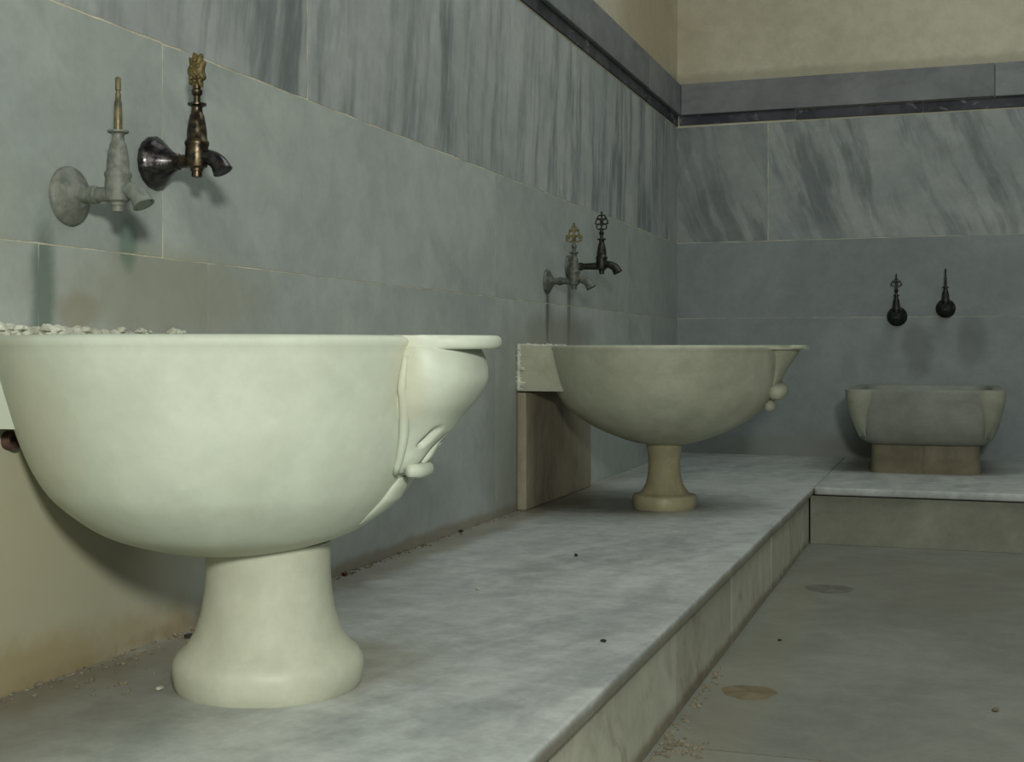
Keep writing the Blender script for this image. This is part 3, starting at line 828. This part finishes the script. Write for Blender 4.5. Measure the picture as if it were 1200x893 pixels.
        if handle == 'fan':
            rings = [(-0.013, 0.134, 0.0095), (0.013, 0.134, 0.0095), (-0.0085, 0.152, 0.0080), (0.0085, 0.152, 0.0080), (0, 0.168, 0.0075), (-0.021, 0.140, 0.0055), (0.021, 0.140, 0.0055)]
            beads = [(0, 0.182), (-0.014, 0.162), (0.014, 0.162), (-0.024, 0.130), (0.024, 0.130)]
        elif handle == 'lyre':
            rings = [(-0.009, 0.132, 0.0085), (0.009, 0.132, 0.0085), (-0.012, 0.149, 0.0085), (0.012, 0.149, 0.0085), (-0.0065, 0.164, 0.0065), (0.0065, 0.164, 0.0065)]
            beads = [(0, 0.180), (0, 0.172), (-0.020, 0.143), (0.020, 0.143), (-0.015, 0.160), (0.015, 0.160)]
        else:
            rings = [(-0.012, 0.140, 0.0090), (0.012, 0.140, 0.0090), (0, 0.156, 0.0075), (0, 0.127, 0.006)]
            beads = [(0, 0.182), (0, 0.175), (0, 0.168), (-0.022, 0.138), (0.022, 0.138), (-0.015, 0.152), (0.015, 0.152)]
        for (x, z, r) in rings:
            if rz == 0: ring_torus(bm, (arm + x, 0, z), r, 0.0023, 'y', 20, 8)
            else: ring_torus(bm, (arm, x, z), r, 0.0023, 'x', 20, 8)
        for (x, z) in beads:
            ball(bm, (arm + (x if rz == 0 else 0), 0 if rz == 0 else x, z), 0.0042, 1)
        recalc(bm)
        put('handle', bm, mh, t, auto=60, label='pierced filigree handle')
    return t

make_tap('grey limescaled tap with bare stem and no handle, above the nearest basin', (XW, 1.575, ZB + 0.705), 0, 0.087, 0.044, (M_zinc, M_zinc, M_spout, M_stem, M_zinc), 'disc', 'bare', s=0.78)
make_tap('dark bronze tap with brass crown-shaped handle, above the nearest basin', (XW, 1.785, ZB + 0.783), 0, 0.084, 0.043, (M_black, M_bronze, M_black, M_gold, M_bronze), 'bell', 'crown', s=0.85)
make_tap('dull grey tap with brass fan-shaped filigree handle, above the second basin', (XW, 3.92, ZB + 0.70), 0, 0.092, 0.039, (M_dull, M_dull, M_dull, M_oldbrass, M_dull), 'disc', 'fan')
make_tap('black tap with dark pierced handle, above and behind the second basin', (XW, 4.16, ZB + 0.762), 0, 0.118, 0.039, (M_dull, M_iron, M_iron, M_iron, M_iron), 'disc', 'lyre')
make_tap('dark tap with cross-shaped pierced handle on back wall, left of two', (-0.245, YW, ZB + 0.632), -PI / 2, 0.085, 0.044, (M_iron, M_iron, M_iron, M_iron, M_iron), 'bell', 'cross')
make_tap('dark tap with bare thin stem on back wall, right of two', (-0.04, YW, ZB + 0.665), -PI / 2, 0.085, 0.042, (M_iron, M_iron, M_iron, M_iron, M_iron), 'bell', 'bare')

# rusty pipe end under the near block of the first basin
bm = bmesh.new()
revolve_x(bm, [(0.0006, 0.013), (0.014, 0.013), (0.014, 0.010), (0.004, 0.010)], 20)
o = put('pipe_stub', bm, M_hole, loc=(XW, 1.445, ZB + 0.352), auto=40); tag(o, 'rusty pipe end sticking from the wall under the nearest basin at left', 'pipe')

# ------------------------------------------------------------------ grit and chips
bm = bmesh.new()
pts = []
for k in range(360):
    y = R.uniform(0.9, 2.6) if R.random() < 0.75 else R.uniform(2.6, 3.6)
    pts.append((XW + 0.003 + abs(R.gauss(0, 0.014)), y, ZB - 0.0005))
for k in range(70):
    pts.append((XW + R.uniform(0.02, 0.16), R.uniform(1.45, 2.0), ZB - 0.0005))
rubble(bm, pts, 0.0012, 0.0042, 0.8)
for v in bm.verts: v.co.z = max(v.co.z, ZB + 0.0002)
tag(put('grit', bm, M_grit, smooth=False), 'loose sandy grit along the foot of the left wall on the bench', 'grit', kind='stuff')
bm = bmesh.new()
pts = [(XE - 0.010 + abs(R.gauss(0, 0.012)), R.uniform(1.7, 2.75), -0.0005) for k in range(140)]
pts += [(R.uniform(-0.47, -0.40), R.gauss(2.16, 0.02), -0.0005) for k in range(70)]
rubble(bm, pts, 0.0015, 0.0055, 0.7)
tag(put('rubble', bm, M_grit, smooth=False), 'crumbled mortar along the joint of floor and bench riser', 'rubble', kind='stuff')

def chip(name, x, y, z, size, mat, label, cat, seed, flat=0.5):
    r2 = random.Random(seed)
    bm = bmesh.new()
    ball(bm, (0, 0, size * flat * 0.8), size, 2, (1.35, 0.85, flat))
    for v in bm.verts:
        v.co += Vector((r2.uniform(-1, 1), r2.uniform(-1, 1), r2.uniform(-.5, .5))) * size * 0.16
    mz = min(v.co.z for v in bm.verts)
    for v in bm.verts: v.co.z -= mz
    o = put(name, bm, mat, loc=(x, y, z), smooth=False); o.rotation_euler = (0, 0, r2.uniform(0, 3))
    return tag(o, label, cat)
for args in (
    ('stone_chip', -0.831, 2.854, ZB, 0.0045, M_chip_dark, 'small dark round chip lying on the bench between the two basins', 1, 0.8),
    ('stone_chip', -0.544, 2.029, ZB, 0.0055, M_chip_dark, 'flat dark chip lying on the bench close to its front edge', 2, 0.3),
    ('stone_chip', -1.226, 3.130, ZB, 0.0050, M_chip_dark, 'dark chip lying at the foot of the left wall beyond the nearest basin', 3, 0.8),
    ('stone_chip', -0.900, 2.391, ZB, 0.0045, M_chip_pale, 'pale crumb in the middle of the bench beyond the nearest basin', 4, 0.5),
    ('brick_chip', -1.222, 2.445, ZB, 0.0060, M_chip_red, 'reddish chip by the wall just right of the nearest pedestal', 5, 0.6),
    ('stone_chip', -1.054, 1.534, ZB, 0.0050, M_chip_pale, 'whitish crumb on the bench just left of the nearest pedestal', 6, 0.6),
    ('stone_chip', -1.200, 1.830, ZB, 0.0060, M_chip_dark, 'dark crumb behind the nearest pedestal close to the wall', 7, 0.7),
    ('leaf_scrap', 0.071, 2.570, 0.0, 0.0070, M_patch, 'curled brownish scrap on the floor at far right', 8, 0.3),
    ('stone_chip', -0.387, 3.027, 0.0, 0.0040, M_chip_dark, 'small dark chip on the floor between the two round patches', 9, 0.5),
):
    n, x, y, z, s_, m_, lab, sd, fl = args
    chip(n, x, y, z, s_, m_, lab, 'leaf' if n == 'leaf_scrap' else 'stone chip', sd, fl)

# ------------------------------------------------------------------ camera
cd = bpy.data.cameras.new('camera'); cam = bpy.data.objects.new('camera', cd); col.objects.link(cam)
cam.location = CAM; cam.rotation_euler = (PI / 2, 0, math.radians(19.1))
cd.sensor_width = 36; cd.sensor_fit = 'HORIZONTAL'; cd.lens = 1500 / 1200 * 36
cd.shift_y = -34.5 / 1200; cd.clip_start = 0.02
sc.camera = cam

# ------------------------------------------------------------------ light
def area(name, loc, target, size, energy, color):
    ld = bpy.data.lights.new(name, 'AREA'); ld.energy = energy; ld.size = size; ld.color = color; ld.shape = 'DISK'
    o = bpy.data.objects.new(name, ld); col.objects.link(o); o.location = loc
    d = Vector(target) - Vector(loc); o.rotation_euler = d.to_track_quat('-Z', 'Y').to_euler()
    return o
area('hand_lamp', (0.35, -0.45, CAM[2] + 0.55), (-0.75, 2.2, 0.5), 0.22, 49.0, (0.985, 1.0, 0.92))
area('dome_skylight', (0.7, 3.2, 3.6), (0.2, 3.2, 0.0), 2.4, 44.0, (0.94, 1.0, 0.96))
w = bpy.data.worlds.new('world'); sc.world = w; w.use_nodes = True
w.node_tree.nodes['Background'].inputs[0].default_value = (0.90, 1.0, 0.96, 1); w.node_tree.nodes['Background'].inputs[1].default_value = 0.12
sc.view_settings.view_transform = 'Standard'
sc.view_settings.look = 'None'
sc.view_settings.exposure = 0.0
